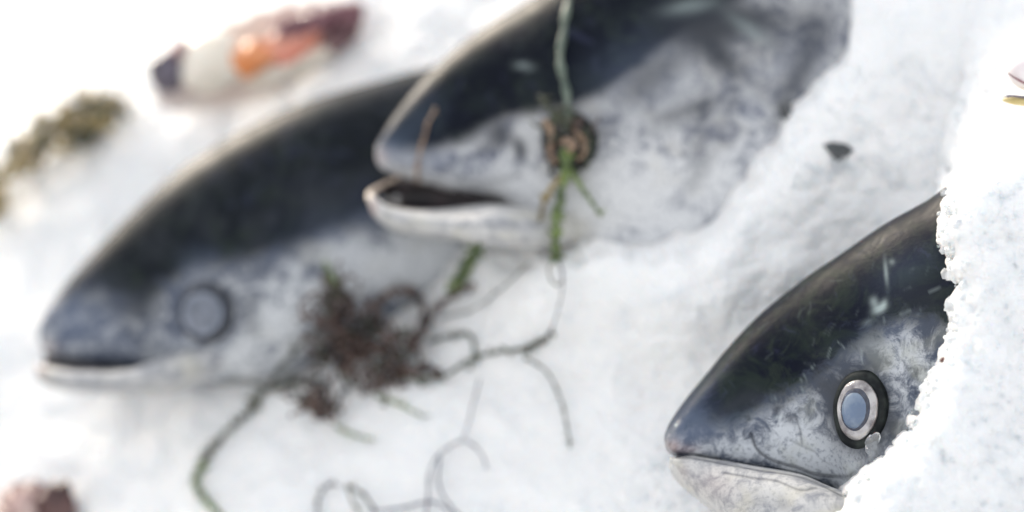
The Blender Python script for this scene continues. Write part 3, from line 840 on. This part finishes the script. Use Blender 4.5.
for hx, hy, hr in heads:
    x, y = hx + rng.normal(0, hr * .6), hy + rng.normal(0, hr * .6); a_ = rng.uniform(0, 6.28); L_ = rng.uniform(8, 20)
    strand(tg, [(x, y), (x + L_ * .5 * math.cos(a_), y + L_ * .5 * math.sin(a_)), (x + L_ * math.cos(a_ + .5), y + L_ * math.sin(a_ + .5))], 2.0, 1.0, 0.018, 9, 8)
t = tg.obj("green_frond_tangle", WEED_DARK, c1); t["kind"] = "stuff"
def stem(parent, mat, pts, r0, r1, leaf=0, lr=8, lift=0.004, name="stem"):
    a = Acc(); strand(a, pts, r0, r1, lift, leaf, lr); return a.obj(name, mat, parent)
stem(c1, WEED_DARK, [(318, 380), (290, 384), (264, 392), (248, 412), (226, 432), (208, 452), (200, 470)], 2.6, 2.4, 80, 10)
stem(c1, WEED_GREEN, [(203, 462), (195, 480), (203, 496), (220, 516)], 4.2, 2.8, 26, 6)
stem(c1, WEED_DARK, [(395, 374), (425, 380), (448, 374), (470, 360), (498, 352), (525, 349)], 2.0, 1.7, 40, 8)
stem(c1, WEED_DARK, [(525, 350), (532, 345), (545, 338), (552, 330)], 2.6, 1.8, 22, 7)
stem(c1, WEED_BLUE, [(550, 334), (558, 310), (563, 285), (560, 262)], 0.9, 0.7, 0, 5, 0.008)
stem(c1, WEED_DARK, [(525, 358), (545, 370), (558, 392), (566, 420), (570, 448)], 1.2, 1.0, 16, 5)
stem(c1, WEED_DARK, [(428, 342), (448, 336), (468, 334), (474, 348), (470, 368)], 2.2, 1.6, 12, 5)
stem(c1, WEED_BLUE, [(480, 378), (474, 400), (468, 425), (462, 442)], 0.9, 0.8, 0, 4)
stem(c1, WEED_GREEN, [(452, 292), (464, 275), (472, 258), (480, 244)], 4, 3.0, 46, 13)
stem(c1, WEED_DARK, [(440, 318), (470, 310), (500, 290), (530, 262)], 1.0, 0.8, 4, 8)
stem(c1, WEED_GREEN, [(375, 395), (398, 404), (425, 418)], 1.8, 0.8, 10, 8)
stem(c1, WEED_GREEN, [(335, 426), (352, 434), (374, 440)], 1.6, 0.8, 8, 8)
stem(c1, WEED_DARK, [(270, 388), (240, 380), (222, 384)], 1.1, 0.8, 6, 6)
stem(c1, WEED_DARK, [(330, 320), (300, 345), (278, 372), (268, 390)], 1.8, 1.2, 14, 7)
stem(c1, WEED_GREEN, [(325, 262), (335, 285), (342, 300)], 2.5, 3, 18, 10)
# lower strand
c2 = empty("seaweed_strand", hit(430, 500)[0], "thin blue-grey looping seaweed strand at the bottom edge, below the big clump", "seaweed")
stem(c2, WEED_BLUE, [(425, 520), (428, 495), (430, 470), (442, 452), (464, 441), (480, 452), (488, 470)], 1.2, 0.7, 3, 5)
stem(c2, WEED_BLUE, [(372, 512), (400, 508), (432, 502), (455, 514)], 1.4, 1.0, 3, 5)
stem(c2, WEED_DARK, [(376, 512), (362, 494), (348, 486), (352, 500), (360, 516)], 1.2, 1.0, 16, 6)
stem(c2, WEED_RED, [(318, 520), (318, 500), (326, 486), (334, 484)], 1.2, 1.0, 16, 7)
stem(c2, WEED_BLUE, [(440, 455), (438, 480), (446, 500), (462, 518)], 1.2, 0.8, 0, 5)

# seaweed over the middle fish's eye
c3 = empty("seaweed_spray", hit(560, 180)[0], "olive-green seaweed spray trailing over the open-mouthed fish's eye and down its cheek", "seaweed")
stem(c3, simple("grey_green_seaweed", (0.07, 0.10, 0.08), (0.16, 0.20, 0.16), 100), [(570, -12), (564, 25), (560, 60), (566, 90), (568, 115), (566, 132)], 3.6, 4.2, 6, 6, 0.007)
stem(c3, WEED_GREEN, [(566, 148), (566, 170), (561, 195), (557, 220), (555, 244), (556, 260)], 4.6, 2.0, 80, 9, 0.009)
stem(c3, WEED_BROWN, [(562, 175), (550, 190), (543, 205), (540, 220)], 3.4, 2.0, 14, 6, 0.007)
stem(c3, WEED_GREEN, [(570, 170), (582, 188), (592, 202), (602, 216)], 2.6, 1.4, 12, 6, 0.007)
stem(c3, WEED_DARK, [(556, 258), (549, 268), (551, 280), (559, 285), (563, 275), (559, 262)], 1.1, 0.9, 0, 5, 0.007)
stem(c3, TWIG, [(545, 120), (552, 136), (550, 152), (556, 164)], 3.2, 2.6, 14, 7, 0.008)
stem(c3, TWIG, [(572, 128), (582, 138), (586, 150), (578, 160)], 2.6, 2.2, 10, 6, 0.008)
stem(c3, WEED_DARK, [(540, 95), (548, 108), (560, 118), (574, 112)], 2.6, 2.2, 24, 9, 0.007)
stem(c3, TWIG, [(562, 144), (568, 140), (574, 146), (568, 150)], 3.2, 2.8, 3, 4, 0.012)
tg = Acc(); tg2 = Acc()
for _ in range(46):
    x, y = 567 + rng.normal(0, 14), 134 + rng.normal(0, 17); a_ = rng.uniform(0, 6.28); L_ = rng.uniform(6, 16)
    strand(tg if rng.random() < .7 else tg2, [(x, y), (x + L_ * .5 * math.cos(a_), y + L_ * .5 * math.sin(a_)), (x + L_ * math.cos(a_ + .7), y + L_ * math.sin(a_ + .7))], 1.8, 1.0, rng.uniform(0.004, 0.012), 2, 6)
t = tg.obj("frond_tangle", WEED_DARK, c3); t["kind"] = "stuff"
t = tg2.obj("brown_frond_tangle", WEED_RED, c3); t["kind"] = "stuff"
c4 = empty("seaweed_twig", hit(425, 150)[0], "tan twig of dried seaweed lying across the open-mouthed fish's snout into its mouth", "seaweed")
stem(c4, TWIG, [(436, 108), (428, 122), (424, 138), (419, 155), (417, 172), (418, 182), (426, 192), (438, 198), (447, 203)], 1.4, 2.2, 14, 4, 0.003)

# bronze weed at the far edge of the ice
def leafy(name, label, parts, seed, zbase):
    root = empty(name, P(parts[0][0], parts[0][1], zbase), label, "seaweed")
    acc = Acc(); a2 = Acc()
    for (cx, cy, r, n) in parts:
        for _ in range(n):
            a = rng.uniform(0, 6.28); q = r * math.sqrt(rng.random()); x, y = cx + q * math.cos(a), cy + q * math.sin(a) * 0.8
            t = rng.uniform(0, 6.28); L = rng.uniform(9, 20); pts = catmull([(x, y), (x + L * .5 * math.cos(t), y + L * .5 * math.sin(t)), (x + L * math.cos(t + .6), y + L * math.sin(t + .6))], 8)
            d = zbase - rng.uniform(-0.02, 0.02); w = np.array([.3, .8, 1, 1.1, 1.2, 1.1, .8, .2]) * rng.uniform(3, 6) * d / F
            v, f = tube(P(pts[:, 0], pts[:, 1], np.full(8, d)), w, 6, 0.3); (acc if rng.random() < .7 else a2).add(v, f)
    o = acc.obj("frond_mass", WEED_BROWN, root); o["kind"] = "stuff"
    o = a2.obj("frond_mass", WEED_DARK, root); o["kind"] = "stuff"
    return root
zb = 1.3 / (1 - 0.0002 * 800 - 0.00023 * 270)
leafy("bladderwrack", "blurred bronze-yellow seaweed heap on the far edge of the ice, upper left", [(86, 118, 26, 80), (56, 132, 22, 50), (100, 115, 16, 34), (30, 150, 14, 24), (10, 165, 10, 16), (-8, 180, 12, 16)], 1, float(dbed(60, 165)) - 0.01)
leafy("bladderwrack", "small dark blurred scrap of seaweed cut off by the left border", [(-12, 205, 10, 22)], 1, float(dbed(0, 210)) - 0.02)

# ------------------------------------------------------------------ shellfish
SHELL_PINK = simple("pink_brown_shell", (0.30, 0.19, 0.18), (0.15, 0.075, 0.085), 70, 0.45)
SHELL_CREAM = simple("cream_shell", (0.85, 0.79, 0.72), (0.72, 0.62, 0.58), 40, 0.35)
ROE = simple("orange_roe", (0.78, 0.26, 0.07), (0.78, 0.36, 0.18), 50, 0.3, 0.4, 0.2)
ROE2 = simple("coral_flesh", (0.80, 0.27, 0.18), (0.75, 0.40, 0.28), 50, 0.3, 0.4, 0.2)
MANTLE = simple("dark_plum_mantle", (0.14, 0.05, 0.065), (0.28, 0.13, 0.15), 60, 0.4, 0.2)
MUSCLE = simple("cream_muscle", (0.82, 0.74, 0.62), (0.85, 0.79, 0.70), 50, 0.3, 0.3, 0.2)
GREYPART = simple("slate_gill", (0.06, 0.05, 0.07), (0.16, 0.14, 0.18), 50, 0.4)
def scallop_dish(center, a, b, depth0, dish, ribs, mat, name, parent, tiltv=None, thick=0.0022, hinge=3.6):
    """ribbed fan-shaped shell, open side towards the camera"""
    nr_, na = 14, 120; N = RB * 0.8 + NB * 0.6; N = N / np.linalg.norm(N)
    loc = P(center[0], center[1], depth0); out = []
    for side in (0, 1):
        for i in range(nr_):
            r = (i / (nr_ - 1))
            for k in range(na):
                t = 2 * math.pi * k / na
                sc_ = 1 + 0.035 * math.cos(ribs * t) * r
                flat = 1 - 0.18 * math.exp(-((math.atan2(math.sin(t - hinge), math.cos(t - hinge))) / 0.35) ** 2)
                qx = center[0] + r * sc_ * flat * (math.cos(t) * a[0] + math.sin(t) * b[0]); qy = center[1] + r * sc_ * flat * (math.cos(t) * a[1] + math.sin(t) * b[1])
                R_ = ray(qx, qy); tt = np.dot(loc - CAM, N) / np.dot(R_, N)
                h = -dish * (1 - r ** 2) + 0.0012 * math.cos(ribs * t) * r - side * thick
                out.append(CAM + R_ * tt + N * h)
    fs = []; o2 = nr_ * na
    for i in range(nr_ - 1):
        for k in range(na):
            k2 = (k + 1) % na
            fs.append((i * na + k, i * na + k2, (i + 1) * na + k2, (i + 1) * na + k)); fs.append((o2 + i * na + k, o2 + (i + 1) * na + k, o2 + (i + 1) * na + k2, o2 + i * na + k2))
    for k in range(na):
        k2 = (k + 1) % na; fs.append(((nr_ - 1) * na + k, (nr_ - 1) * na + k2, o2 + (nr_ - 1) * na + k2, o2 + (nr_ - 1) * na + k))
    return mesh_obj(name, out, fs, mat, parent)
def blob(center, a, b, depth0, hgt, mat, name, parent, lump=0.12):
    bm = bmesh.new(); bmesh.ops.create_icosphere(bm, subdivisions=4, radius=1)
    V = []; ph = rng.random(3) * 6.28
    for q in bm.verts:
        c = q.co; r = 1 + lump * math.sin(4 * c.x + ph[0]) * math.sin(5 * c.y + ph[1]) * math.cos(3 * c.z + ph[2])
        qx = center[0] + r * (c.x * a[0] + c.y * b[0]); qy = center[1] + r * (c.x * a[1] + c.y * b[1])
        V.append(P(qx, qy, depth0 - c.z * hgt * r))
    f = [[w.index for w in q.verts] for q in bm.faces]; bm.free()
    return mesh_obj(name, V, f, mat, parent)
zs = float(dbed(258, 70)) - 0.022
sh = empty("opened_scallop", P(258, 95, zs), "opened scallop with orange roe and plum frill on the far edge of the ice", "scallop")
scallop_dish((254, 56), (102, -40), (12, 38), zs, 0.012, 22, SHELL_CREAM, "shell", sh)
blob((212, 62), (34, -8), (6, 30), zs - 0.012, 0.014, MUSCLE, "muscle", sh)
blob((248, 58), (24, -6), (5, 15), zs - 0.018, 0.008, ROE, "roe", sh, 0.35)
blob((290, 45), (30, -15), (8, 16), zs - 0.014, 0.008, ROE2, "flesh", sh, 0.35)
blob((290, 66), (46, -18), (4, 10), zs - 0.010, 0.008, MUSCLE, "flesh", sh)
blob((168, 72), (19, -4), (4, 20), zs - 0.008, 0.012, GREYPART, "gill", sh, 0.2)
a = Acc()
for j in range(3):
    q = catmull([(276, 26 + j * 5), (300, 20 + j * 5), (326, 14 + j * 5), (350, 8 + j * 5), (362, 6 + j * 6)], 60)
    s_ = np.linspace(0, 1, 60); z = zs - 0.018 + 0.004 * np.sin(s_ * 50 + j)
    v, f = tube(P(q[:, 0], q[:, 1] + 2.5 * np.sin(s_ * 60 + j * 2), z), (3.0 + 3.2 * np.sin(s_ * 3.1)) * zs / F, 8); a.add(v, f)
a.obj("mantle_frill", MANTLE, sh)
blob((340, 34), (22, -16), (8, 14), zs - 0.008, 0.008, SHELL_PINK, "flesh", sh, 0.2)
blob((180, 50), (10, -6), (3, 9), zs - 0.012, 0.008, MANTLE, "gill", sh, 0.2)

zs = float(dbed(30, 500)) - 0.018
s2 = empty("scallop_shell", P(30, 512, zs), "pink-brown blurred shell with dark edges, cut off in the bottom left corner", "shell")
scallop_dish((28, 524), (50, 6), (-8, 42), zs, -0.014, 16, SHELL_PINK, "shell_valve", s2)
blob((57, 506), (17, 6), (-5, 24), zs - 0.012, 0.006, simple("dark_brown_rim", (0.05, 0.022, 0.022), (0.12, 0.06, 0.055), 60), "dark_rim", s2, 0.25)
blob((24, 510), (12, 2), (-2, 20), zs - 0.014, 0.006, simple("faded_pink_flesh", (0.45, 0.30, 0.28), (0.55, 0.42, 0.38), 60), "flesh", s2, 0.15)

zs = min(depth_at(1012, 80), depth_at(1018, 100), depth_at(1020, 108)) - 0.006
s3 = empty("clam", P(1016, 82, zs), "pale pink shell with dark red lip line and yellow underside at the right border", "clam")
blob((1042, 72), (34, 4), (-6, 22), zs - 0.002, 0.012, simple("pale_pink_shell", (0.78, 0.70, 0.71), (0.84, 0.80, 0.81), 30), "upper_valve", s3, 0.03)
a = Acc(); q = catmull([(1008, 73), (1015, 78), (1024, 83), (1036, 88), (1050, 90)], 24)
v, f = tube(P(q[:, 0], q[:, 1], np.full(24, zs - 0.0105)), np.linspace(0.6, 2.0, 24) * zs / F, 8); a.add(v, f); a.obj("lip_line", MANTLE, s3)
blob((1028, 101), (26, 1), (0, 5.5), zs - 0.004, 0.005, simple("yellow_ochre_shell", (0.50, 0.40, 0.16), (0.62, 0.54, 0.30), 70), "lower_valve", s3, 0.05)
a = Acc(); q = catmull([(1002, 97), (1012, 96), (1024, 97), (1040, 97)], 24)
v, f = tube(P(q[:, 0], q[:, 1], np.full(24, zs - 0.009)), np.array([1.3 if 3 < i < 22 else .6 for i in range(24)]) * zs / F, 8); a.add(v, f); a.obj("dark_hinge", GREYPART, s3)

# red scrap caught between the gill and the ice, speck on the ice
s4 = empty("seaweed_scrap", hit(944, 360)[0], "tiny dark red scrap caught where the mound meets the right fish's gill", "seaweed scrap")
d = depth_at(943, 360) - 0.004
blob((943.5, 360), (3.6, -1.2), (1, 2.6), d, 0.002, simple("dark_red_scrap", (0.10, 0.015, 0.012), (0.05, 0.012, 0.012), 100), "scrap", s4, 0.3)
